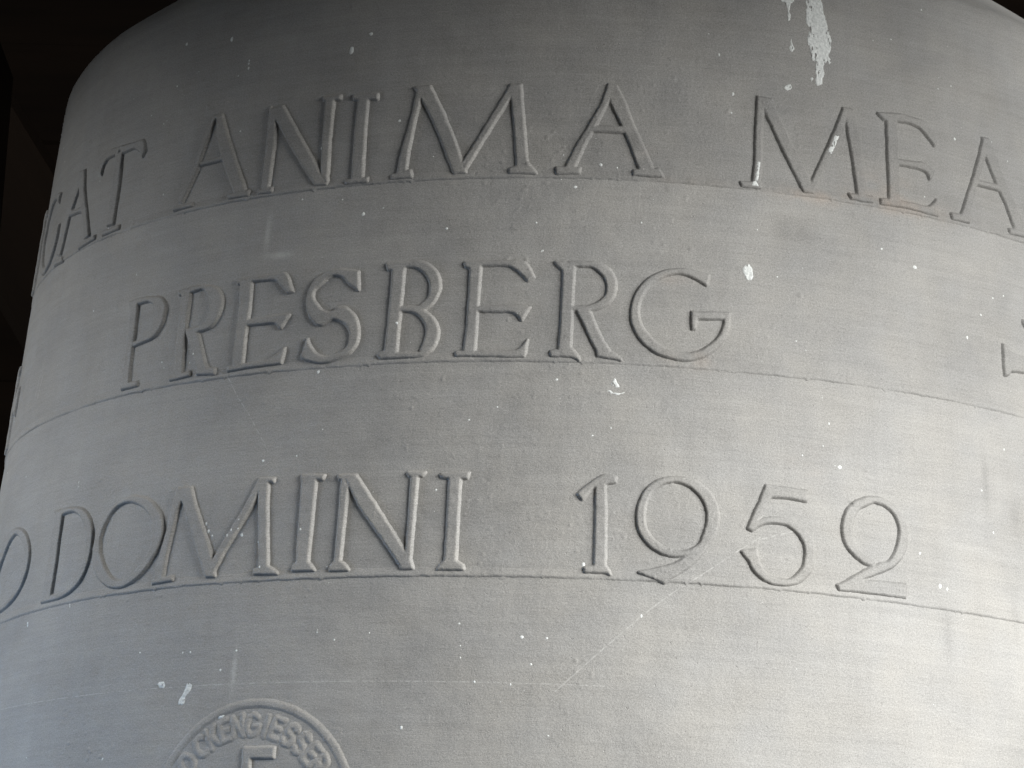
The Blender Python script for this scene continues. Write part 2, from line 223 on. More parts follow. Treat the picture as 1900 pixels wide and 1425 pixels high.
# ------------------------------------------------------------------ traced data, bell millimetres
LET = [["T",1,[["s",[[-331.3,51.8,-324.4,51.2],[-329.0,31.0,-321.7,29.3],[-329.0,6.4,-322.1,6.3]]],["c",[[-327.4,55.5,-324.7,50.9],[-312.3,53.9,-310.8,50.6],[-302.6,53.4,-303.9,47.0],[-298.8,46.6,-300.6,43.1]]],["c",[[-326.7,55.3,-328.8,51.2],[-342.3,56.3,-340.8,52.0],[-352.0,54.2,-346.3,48.8],[-355.5,48.6,-348.1,43.2]]],["s",[[-333.9,4.0,-333.1,1.4],[-315.1,3.7,-314.6,1.7]]]]],["A",1,[["s",[[-384.8,53.8,-376.0,53.3],[-377.1,38.8,-369.4,37.5],[-366.6,21.7,-360.1,20.8],[-356.7,4.4,-351.9,6.1]]],["s",[[-383.3,52.7,-376.9,51.0],[-385.9,43.3,-380.8,41.6],[-396.0,27.9,-390.4,26.4],[-404.0,6.9,-396.3,4.2]]],["s",[[-394.2,30.7,-392.6,28.3],[-370.7,27.8,-369.2,25.4]]],["s",[[-365.1,2.9,-363.8,0.5],[-343.7,3.8,-342.7,1.7]]],["s",[[-408.2,3.7,-406.3,0.3],[-390.8,1.8,-389.5,-0.9]]]]],["A",1,[["s",[[-238.8,55.6,-236.3,54.5],[-241.4,52.5,-238.9,52.0],[-248.5,31.1,-245.6,30.2],[-248.6,26.9,-245.9,26.4],[-258.9,6.8,-256.0,5.7]]],["s",[[-236.9,55.5,-232.9,55.1],[-234.1,42.2,-226.9,41.5],[-227.5,26.4,-218.3,24.9],[-215.0,4.1,-207.0,4.0]]],["s",[[-244.8,28.0,-244.3,26.3],[-227.3,28.6,-226.8,26.6]]],["s",[[-263.0,3.7,-262.3,2.0],[-247.5,3.9,-247.0,2.2]]],["s",[[-220.1,4.4,-219.5,2.0],[-205.3,4.5,-205.1,1.7]]]]],["N",1,[["s",[[-197.3,53.5,-192.8,48.4],[-196.3,32.4,-191.2,29.3],[-196.0,3.6,-191.9,3.1]]],["s",[[-198.7,3.7,-198.3,1.6],[-189.3,3.9,-189.0,1.5]]],["s",[[-196.6,51.9,-188.5,52.7],[-174.3,20.4,-162.6,15.2],[-160.8,2.3,-154.3,1.9]]],["s",[[-159.5,53.0,-154.7,52.1],[-158.9,28.6,-154.8,28.1],[-157.8,8.1,-153.9,3.1]]],["s",[[-161.6,54.4,-161.0,52.3],[-150.6,54.0,-150.4,51.7]]]]],["I",1,[["s",[[-138.8,51.5,-133.4,50.7],[-139.1,31.7,-133.4,30.6],[-138.6,3.9,-132.5,3.3]]],["s",[[-142.6,53.1,-141.7,50.8],[-127.9,52.8,-127.7,49.6]]],["s",[[-142.4,3.0,-141.9,0.9],[-129.4,3.2,-129.2,1.2]]]]],["M",1,[["s",[[-104.0,52.6,-101.3,50.7],[-106.0,37.1,-104.2,36.4],[-110.0,18.3,-106.5,17.5],[-111.9,4.6,-107.2,6.0]]],["s",[[-115.2,3.7,-114.9,1.7],[-104.7,5.9,-103.2,1.9]]],["s",[[-105.7,54.9,-97.0,54.7],[-95.6,38.3,-88.2,38.4],[-88.9,24.7,-81.2,22.8],[-80.7,5.5,-75.6,8.9],[-79.5,3.1,-73.3,3.2]]],["s",[[-52.0,52.8,-49.4,49.9],[-63.6,30.3,-60.0,31.2],[-73.9,11.3,-70.1,11.7],[-75.6,8.4,-73.5,5.8]]],["s",[[-52.0,54.0,-46.0,53.9],[-49.5,39.2,-44.2,39.1],[-47.3,23.9,-42.2,23.9],[-45.3,4.2,-39.9,4.2]]],["s",[[-49.5,4.8,-49.4,2.3],[-40.1,8.2,-39.8,2.3],[-35.4,3.2,-35.1,2.2]]]]],["A",1,[["s",[[1.9,54.4,4.5,49.6],[-0.8,44.3,1.8,43.9],[-7.4,30.9,-4.1,31.0],[-14.1,18.1,-10.2,18.2],[-19.8,4.4,-15.0,4.5]]],["s",[[1.9,54.6,6.2,54.0],[3.5,44.0,11.0,44.8],[10.4,30.1,16.5,30.4],[15.2,19.2,21.7,19.5],[20.4,4.9,27.6,5.8]]],["s",[[-6.6,29.7,-7.0,27.3],[11.4,29.8,11.5,27.1]]],["s",[[-24.3,5.6,-23.9,2.2],[-11.8,5.6,-11.9,2.5]]],["s",[[16.9,5.4,17.0,2.9],[30.3,7.0,32.8,2.5]]]]],["M",1,[["s",[[84.5,54.0,87.4,47.4],[83.4,34.2,86.6,34.6],[83.0,16.4,86.3,16.8],[81.6,2.7,85.3,3.1]]],["s",[[84.5,54.0,92.4,53.4],[89.1,45.1,94.9,46.3],[99.6,23.0,105.6,24.8],[106.9,9.3,112.4,12.1],[110.5,1.8,116.1,2.2]]],["s",[[135.0,54.0,137.7,53.6],[130.0,41.6,133.7,42.2],[123.7,27.4,127.6,27.9],[117.5,13.8,121.1,13.8],[112.8,3.0,115.8,2.7]]],["s",[[135.0,54.5,140.9,54.2],[137.3,41.8,143.2,42.7],[140.0,24.3,145.6,24.7],[142.6,3.4,147.9,3.8]]],["s",[[74.9,3.2,75.6,1.0],[86.2,3.7,86.2,1.1]]],["s",[[137.4,4.4,138.3,1.9],[151.7,4.9,151.5,1.9]]]]],["E",1,[["s",[[162.0,54.7,168.1,54.6],[162.0,33.1,168.0,34.2],[162.2,3.8,168.1,4.3]]],["c",[[156.7,55.1,160.0,52.3],[170.1,56.8,169.3,53.1],[178.6,56.7,177.8,53.3],[187.8,55.6,184.9,51.2],[192.3,51.3,190.0,46.7],[195.1,45.4,193.6,43.2]]],["c",[[167.0,29.7,167.5,27.2],[176.6,30.1,177.8,27.4],[185.8,30.7,186.3,26.7],[192.4,27.9,189.4,22.4]]],["c",[[156.7,4.6,156.6,2.0],[167.9,5.4,169.0,2.4],[179.3,5.5,180.4,2.1],[187.8,5.6,188.3,1.7],[193.4,11.1,193.4,1.5]]]]],["A",1,[["s",[[229.9,55.2,233.5,52.8],[225.9,42.7,229.7,43.6],[219.6,27.3,223.7,28.2],[209.8,4.8,214.8,5.3]]],["s",[[229.5,55.4,233.8,55.8],[231.7,44.1,239.2,45.8],[238.6,29.8,245.4,31.4],[244.8,20.1,252.1,21.2],[251.4,5.2,260.5,6.2]]],["s",[[222.2,28.5,222.4,26.4],[240.1,29.2,239.9,26.8]]],["s",[[203.2,4.9,203.4,1.9],[215.9,5.5,215.5,2.1]]],["s",[[246.6,5.0,247.0,2.6],[265.6,7.1,265.5,3.9]]]]],["P",2,[["s",[[-288.5,-48.4,-282.6,-49.4],[-287.5,-67.9,-282.0,-68.8],[-287.6,-79.2,-282.1,-80.1],[-286.6,-97.0,-281.0,-97.9]]],["s",[[-287.8,-97.5,-286.9,-100.2],[-273.7,-97.5,-273.1,-100.0]]],["c",[[-291.0,-47.7,-289.9,-49.8],[-282.2,-47.5,-281.6,-50.1],[-272.4,-48.1,-273.1,-50.2],[-262.8,-50.1,-267.8,-53.2],[-257.8,-55.6,-265.4,-58.3],[-257.7,-62.5,-264.8,-63.8],[-260.0,-68.3,-266.9,-68.4],[-265.9,-73.2,-271.8,-72.0],[-280.6,-75.2,-281.4,-73.1]]]]],["R",2,[["s",[[-245.7,-48.2,-239.1,-50.0],[-244.3,-63.1,-238.8,-64.0],[-244.5,-74.8,-239.1,-75.6],[-242.9,-98.2,-237.2,-99.0]]],["s",[[-248.6,-48.5,-247.5,-50.8],[-243.1,-48.2,-242.1,-50.3]]],["s",[[-247.0,-98.7,-246.4,-100.8],[-232.1,-97.7,-231.5,-100.0]]],["c",[[-243.8,-48.1,-242.2,-50.0],[-236.8,-47.9,-236.4,-50.2],[-228.6,-48.3,-229.6,-49.7],[-219.8,-50.9,-225.0,-53.8],[-215.0,-56.6,-222.7,-59.0],[-214.6,-63.5,-222.3,-64.8],[-217.9,-70.8,-225.1,-70.3],[-223.8,-74.3,-229.6,-72.1],[-237.3,-74.6,-238.2,-72.5]]],["s",[[-238.0,-73.8,-229.8,-74.9],[-232.9,-84.2,-225.6,-83.7],[-227.5,-94.5,-220.5,-95.4],[-224.8,-98.7,-217.0,-99.2]]],["s",[[-226.7,-98.0,-226.0,-100.0],[-213.7,-98.1,-213.5,-101.4]]]]],["E",2,[["s",[[-202.6,-48.4,-195.3,-49.3],[-201.4,-65.4,-194.7,-66.2],[-201.3,-79.8,-195.4,-80.5],[-201.2,-98.4,-195.1,-99.1]]],["c",[[-205.3,-48.3,-204.4,-50.5],[-195.4,-48.1,-195.2,-50.0],[-187.2,-48.1,-186.9,-50.2],[-179.1,-48.2,-179.8,-50.9],[-173.2,-48.9,-175.7,-54.2],[-168.1,-58.8,-171.1,-59.2]]],["c",[[-197.3,-73.1,-196.4,-75.4],[-186.7,-72.6,-186.3,-75.5],[-178.2,-72.3,-177.2,-76.0],[-168.8,-72.1,-173.1,-79.3]]],["c",[[-204.8,-98.5,-204.5,-100.8],[-194.1,-98.2,-193.9,-100.1],[-183.5,-97.7,-183.2,-99.9],[-176.3,-96.2,-174.8,-99.7],[-169.2,-91.0,-170.4,-99.7]]]]],["S",2,[["c",[[-129.6,-50.8,-128.4,-61.2],[-133.8,-49.9,-134.0,-57.2],[-138.2,-49.2,-137.8,-53.2],[-143.6,-49.1,-142.9,-51.6],[-150.4,-50.7,-146.7,-52.5],[-155.1,-54.1,-150.9,-55.9],[-157.7,-59.6,-154.7,-59.4],[-158.4,-64.3,-155.0,-64.1],[-157.8,-69.1,-151.7,-68.6],[-155.3,-74.5,-148.2,-72.0],[-149.3,-79.6,-143.1,-73.0],[-141.8,-76.8,-139.5,-70.6],[-135.3,-79.1,-134.1,-71.7],[-131.5,-83.9,-128.2,-78.0],[-130.6,-89.1,-126.2,-85.6],[-131.9,-93.7,-126.7,-91.7],[-135.1,-96.0,-129.8,-96.1],[-138.7,-97.7,-134.8,-98.7],[-143.0,-98.5,-141.3,-100.9],[-149.0,-96.7,-148.6,-100.9],[-153.4,-92.1,-154.7,-99.0],[-156.0,-87.2,-158.2,-97.0]]]]],["B",2,[["s",[[-109.6,-47.8,-103.4,-48.3],[-109.4,-64.5,-103.5,-64.8],[-109.4,-81.9,-103.8,-82.2],[-110.2,-99.1,-103.9,-99.4]]],["s",[[-113.3,-47.3,-112.4,-50.5],[-109.1,-47.3,-108.8,-51.3]]],["s",[[-114.1,-98.9,-112.4,-100.7],[-109.0,-96.2,-108.6,-100.7]]],["c",[[-109.6,-47.3,-109.4,-49.5],[-100.8,-47.4,-100.6,-49.5],[-94.7,-47.2,-95.7,-50.7],[-88.4,-50.5,-91.6,-53.6],[-84.0,-56.1,-88.6,-58.5],[-82.9,-62.1,-88.0,-64.0],[-84.4,-67.6,-88.6,-67.9],[-87.8,-72.4,-92.2,-71.5],[-92.9,-74.7,-94.9,-72.7],[-103.5,-74.3,-103.6,-72.5]]],["c",[[-103.6,-72.8,-103.5,-74.5],[-97.3,-73.3,-97.1,-75.3],[-90.4,-75.5,-93.2,-77.2],[-84.9,-80.4,-89.5,-81.7],[-82.2,-86.4,-88.0,-86.7],[-82.6,-92.3,-89.0,-92.1],[-85.1,-97.1,-90.5,-96.7],[-91.0,-100.4,-92.0,-98.8],[-103.3,-100.8,-103.5,-98.4],[-112.0,-100.8,-110.2,-98.6]]]]],["E",2,[["s",[[-67.1,-48.9,-61.8,-49.2],[-66.7,-68.5,-62.0,-68.6],[-66.8,-85.7,-62.1,-85.8],[-67.7,-99.9,-62.1,-100.0]]],["s",[[-70.5,-48.2,-69.7,-50.5],[-66.3,-48.1,-66.3,-52.1]]],["c",[[-69.1,-48.2,-67.1,-50.4],[-61.1,-48.2,-61.0,-50.2],[-49.5,-48.2,-49.4,-50.2],[-40.2,-48.4,-44.2,-51.6],[-36.9,-50.8,-39.9,-55.0],[-33.4,-57.0,-36.3,-58.8]]],["c",[[-62.4,-73.7,-62.3,-76.0],[-52.7,-73.6,-52.6,-76.0],[-43.5,-73.5,-44.3,-76.3],[-38.1,-73.6,-41.0,-78.0],[-34.8,-74.0,-38.6,-80.8]]],["c",[[-71.9,-98.8,-71.6,-100.6],[-62.3,-98.6,-62.1,-100.8],[-51.3,-98.7,-51.2,-101.1],[-42.3,-98.4,-42.1,-101.4],[-38.7,-97.1,-38.5,-101.3],[-35.1,-92.1,-36.2,-101.3]]]]],["R",2,[["s",[[-18.1,-48.8,-12.5,-48.6],[-18.0,-67.9,-12.8,-67.7],[-18.1,-82.9,-12.8,-82.8],[-18.8,-99.1,-12.8,-98.9]]],["s",[[-22.7,-48.3,-21.4,-50.2],[-17.5,-48.5,-17.8,-53.3]]],["c",[[-15.3,-48.3,-15.2,-50.3],[-7.5,-48.1,-8.5,-50.2],[-0.7,-48.3,-3.5,-50.2],[5.0,-51.1,1.7,-53.9],[8.5,-56.1,4.8,-59.3],[9.3,-62.7,4.6,-65.3],[7.2,-68.8,2.2,-69.0],[2.8,-72.6,-2.2,-71.9],[-3.7,-74.8,-6.6,-73.0],[-12.9,-75.0,-12.9,-73.2]]],["s",[[-10.7,-74.0,-4.3,-74.1],[-5.0,-85.5,0.5,-85.3],[-1.4,-93.2,4.0,-92.3],[1.8,-99.3,7.8,-97.8]]],["s",[[0.9,-97.5,1.2,-99.9],[8.6,-97.8,9.8,-101.3],[13.1,-101.2,13.4,-102.0]]],["c",[[-23.0,-98.3,-22.5,-100.6],[-17.8,-97.2,-17.1,-100.7],[-12.9,-95.9,-12.1,-101.0],[-8.3,-101.4,-8.0,-102.8]]]]],["G",2,[["c",[[57.9,-51.6,56.8,-57.2],[52.2,-50.3,50.5,-53.7],[44.2,-49.4,43.1,-51.6],[35.2,-50.9,35.8,-53.0],[26.9,-55.4,28.6,-57.7],[20.9,-62.7,23.7,-64.4],[17.9,-72.5,21.4,-72.3],[18.6,-81.5,22.7,-80.7],[23.2,-90.2,27.6,-88.2],[31.1,-96.6,34.3,-93.7],[39.4,-99.3,41.0,-95.9],[48.3,-99.6,48.3,-96.3],[57.2,-95.9,56.0,-93.0],[64.4,-89.0,62.7,-86.8],[68.1,-81.5,65.6,-80.5],[69.0,-74.2,66.5,-75.0]]],["s",[[49.4,-73.2,49.4,-76.5],[69.2,-72.1,68.6,-75.1]]],["s",[[49.1,-72.9,52.2,-72.9],[49.2,-78.9,51.3,-78.7],[49.5,-82.2,51.0,-82.1]]]]],["O",3,[["o",[[-394.3,-164.5,-390.9,-167.9],[-377.9,-169.3,-381.3,-172.3],[-366.5,-179.3,-371.6,-180.8],[-363.8,-190.2,-369.5,-191.0],[-367.3,-199.4,-372.7,-199.2],[-376.7,-207.3,-382.8,-205.8],[-392.7,-211.8,-396.4,-209.8],[-410.3,-211.5,-407.5,-209.0],[-427.3,-203.5,-418.4,-202.0],[-436.3,-190.2,-421.7,-191.4],[-432.5,-178.3,-415.2,-181.3],[-418.5,-168.8,-404.7,-171.8],[-405.7,-164.6,-397.9,-168.3]]]]],["D",3,[["s",[[-336.6,-164.4,-328.5,-166.2],[-336.2,-177.1,-328.1,-178.3],[-336.6,-193.0,-327.6,-194.2],[-337.5,-214.4,-328.3,-215.6]]],["c",[[-338.6,-163.5,-331.4,-166.6],[-321.3,-164.1,-318.7,-166.1],[-307.5,-167.0,-310.9,-168.8],[-298.7,-173.6,-303.4,-175.5],[-294.3,-181.8,-299.5,-183.9],[-293.8,-191.9,-298.2,-192.5],[-295.6,-200.7,-300.0,-200.7],[-300.2,-208.5,-304.7,-207.4],[-308.4,-213.6,-312.2,-212.0],[-318.7,-216.0,-322.5,-213.6],[-338.6,-216.4,-338.2,-214.1]]]]],["O",3,[["o",[[-260.1,-165.5,-263.6,-168.0],[-248.7,-169.5,-253.5,-172.0],[-239.9,-177.6,-246.2,-179.2],[-236.3,-186.3,-243.3,-188.3],[-237.7,-195.4,-243.4,-195.4],[-242.7,-203.7,-247.9,-203.2],[-250.2,-211.2,-254.4,-209.1],[-259.3,-215.5,-261.4,-212.5],[-267.8,-216.1,-269.4,-211.7],[-277.4,-212.8,-275.1,-207.5],[-286.1,-205.7,-280.6,-201.3],[-290.4,-196.8,-284.7,-194.2],[-290.2,-186.8,-285.8,-185.1],[-286.5,-177.7,-282.1,-176.0],[-279.5,-170.2,-277.0,-170.3],[-269.6,-165.9,-270.4,-168.0]]]]],["M",3,[["s",[[-229.9,-165.4,-225.2,-170.4],[-231.4,-175.9,-227.8,-176.3],[-233.0,-187.9,-229.4,-188.3],[-236.5,-202.7,-231.6,-203.2],[-237.9,-214.2,-232.3,-214.7]]],["s",[[-239.9,-214.9,-239.3,-216.8],[-225.8,-213.7,-225.4,-215.9]]],["s",[[-229.4,-164.5,-220.0,-164.9],[-222.0,-176.8,-215.4,-175.4],[-215.8,-189.5,-208.7,-188.1],[-209.0,-203.1,-201.8,-201.7],[-202.8,-215.8,-197.3,-216.0]]],["s",[[-176.6,-165.6,-175.0,-169.8],[-182.7,-179.2,-179.2,-179.5],[-190.2,-191.1,-186.7,-192.1],[-196.4,-201.1,-193.5,-203.1],[-200.5,-209.3,-198.2,-212.9]]],["s",[[-176.2,-164.2,-170.6,-164.6],[-174.0,-180.8,-169.2,-181.2],[-172.2,-195.9,-167.5,-196.1],[-170.2,-215.2,-165.3,-215.5]]],["s",[[-176.2,-163.9,-176.0,-165.6],[-167.1,-164.4,-167.2,-166.1]]],["s",[[-173.7,-213.8,-173.4,-216.1],[-165.6,-212.5,-164.7,-216.6],[-160.1,-215.8,-159.4,-216.9]]]]],["I",3,[["s",[[-150.2,-165.1,-142.5,-165.6],[-149.5,-187.0,-142.5,-187.3],[-149.3,-204.5,-142.7,-204.8],[-148.6,-210.9,-142.8,-211.2],[-150.8,-212.9,-140.5,-213.3],[-151.0,-215.4,-139.0,-215.7]]],["s",[[-151.0,-163.6,-150.7,-166.3],[-138.1,-164.3,-138.6,-166.4]]]]],["N",3,[["s",[[-127.8,-164.8,-124.0,-170.6],[-127.5,-185.1,-124.4,-184.0],[-127.6,-202.5,-124.9,-202.6],[-127.7,-211.2,-125.1,-211.3],[-130.1,-214.0,-121.7,-214.0],[-130.3,-216.2,-120.2,-216.3]]],["s",[[-129.9,-164.9,-129.1,-167.1],[-120.1,-165.1,-120.5,-167.2]]],["s",[[-126.6,-165.0,-120.1,-165.4],[-116.6,-182.5,-108.9,-181.0],[-102.8,-200.3,-95.5,-200.5],[-92.8,-214.3,-88.3,-211.5],[-92.4,-216.0,-86.4,-216.1]]],["s",[[-90.3,-165.2,-87.4,-165.5],[-90.1,-186.1,-87.7,-186.1],[-90.3,-203.4,-88.1,-203.5],[-91.4,-210.9,-88.2,-210.9],[-91.1,-215.9,-86.8,-216.0]]],["s",[[-92.8,-164.5,-91.6,-166.4],[-83.8,-164.7,-85.1,-166.3]]]]],["I",3,[["s",[[-70.7,-166.0,-65.3,-166.0],[-70.4,-183.4,-65.3,-183.4],[-70.2,-200.7,-65.2,-200.7],[-70.3,-212.2,-65.0,-212.2],[-72.6,-214.6,-61.2,-214.6],[-73.8,-216.6,-60.9,-216.6]]],["s",[[-75.4,-165.7,-73.9,-167.4],[-61.2,-165.0,-61.8,-167.9]]]]],["1",3,[["s",[[2.5,-167.7,7.0,-167.1],[3.1,-183.3,7.8,-183.1],[3.3,-200.1,8.2,-199.9],[3.3,-215.0,8.4,-214.8]]],["c",[[-6.2,-175.4,-3.8,-178.1],[-0.6,-170.0,1.3,-171.9],[5.6,-165.4,4.8,-170.6],[10.1,-165.0,7.0,-169.5],[12.4,-165.8,12.2,-168.3]]],["c",[[-1.5,-214.6,-1.1,-216.5],[3.9,-213.3,4.1,-216.5],[8.3,-212.9,8.9,-216.6],[10.6,-216.2,11.1,-217.6]]]]],["9",3,[["o",[[40.7,-164.3,40.7,-166.2],[49.8,-164.5,46.7,-167.0],[57.6,-169.1,52.6,-170.9],[62.3,-175.8,56.8,-176.7],[63.9,-183.9,58.5,-183.9],[62.4,-192.3,57.2,-191.7],[58.4,-198.8,54.3,-199.1],[51.2,-204.2,48.5,-202.9],[43.2,-205.9,43.2,-203.5],[35.6,-204.7,37.3,-202.0],[29.3,-200.3,31.9,-198.2],[25.1,-194.3,28.2,-193.1],[23.4,-187.1,27.0,-186.9],[24.3,-178.8,27.5,-179.1],[27.7,-171.4,30.5,-172.7],[33.5,-166.4,35.3,-168.0]]],["c",[[51.2,-203.2,60.6,-195.8],[44.1,-209.0,53.5,-206.9],[37.1,-212.3,44.7,-214.7],[25.0,-215.6,37.4,-220.3]]]]],["5",3,[["s",[[88.5,-164.6,91.4,-169.0],[85.5,-172.8,88.7,-174.2],[82.1,-180.3,85.0,-181.7],[79.0,-188.5,80.8,-189.4]]],["s",[[88.6,-164.8,89.8,-170.3],[100.0,-165.1,99.9,-170.1],[110.5,-165.7,109.5,-171.1]]],["c",[[79.5,-188.4,81.1,-189.4],[85.5,-183.5,86.6,-185.3],[93.5,-181.7,93.4,-184.2],[101.4,-182.6,98.8,-184.7],[108.4,-186.8,104.6,-188.5],[112.4,-192.6,108.1,-194.2],[113.1,-199.7,108.7,-200.1],[111.7,-206.9,107.4,-206.8],[107.6,-212.7,103.3,-212.0],[101.7,-216.2,99.6,-214.3],[94.4,-217.1,94.4,-214.2],[88.1,-215.6,89.1,-212.5],[82.4,-211.2,85.5,-208.3],[79.3,-205.5,83.7,-203.0],[75.9,-201.0,83.2,-199.8]]]]],["2",3,[["c",[[145.9,-202.6,145.9,-199.8],[138.0,-199.4,139.7,-197.0],[131.9,-193.8,135.3,-191.8],[129.1,-187.0,133.9,-184.8],[129.7,-178.7,135.1,-177.5],[132.9,-171.7,138.0,-171.9],[139.3,-166.8,142.7,-169.1],[147.4,-164.7,147.4,-167.1],[156.2,-166.6,153.8,-168.6],[162.9,-172.9,159.0,-172.9],[165.6,-180.9,161.4,-181.4],[164.3,-190.4,159.0,-191.7],[159.3,-198.2,154.6,-198.3],[152.8,-202.9,149.4,-200.5],[144.6,-206.8,143.5,-203.4],[135.5,-212.0,135.0,-208.7],[127.0,-216.7,127.1,-214.0]]],["s",[[125.7,-214.4,126.4,-216.7],[137.7,-210.6,137.6,-216.5],[149.1,-209.9,148.9,-216.3],[164.3,-209.7,163.6,-216.6]]]]]]
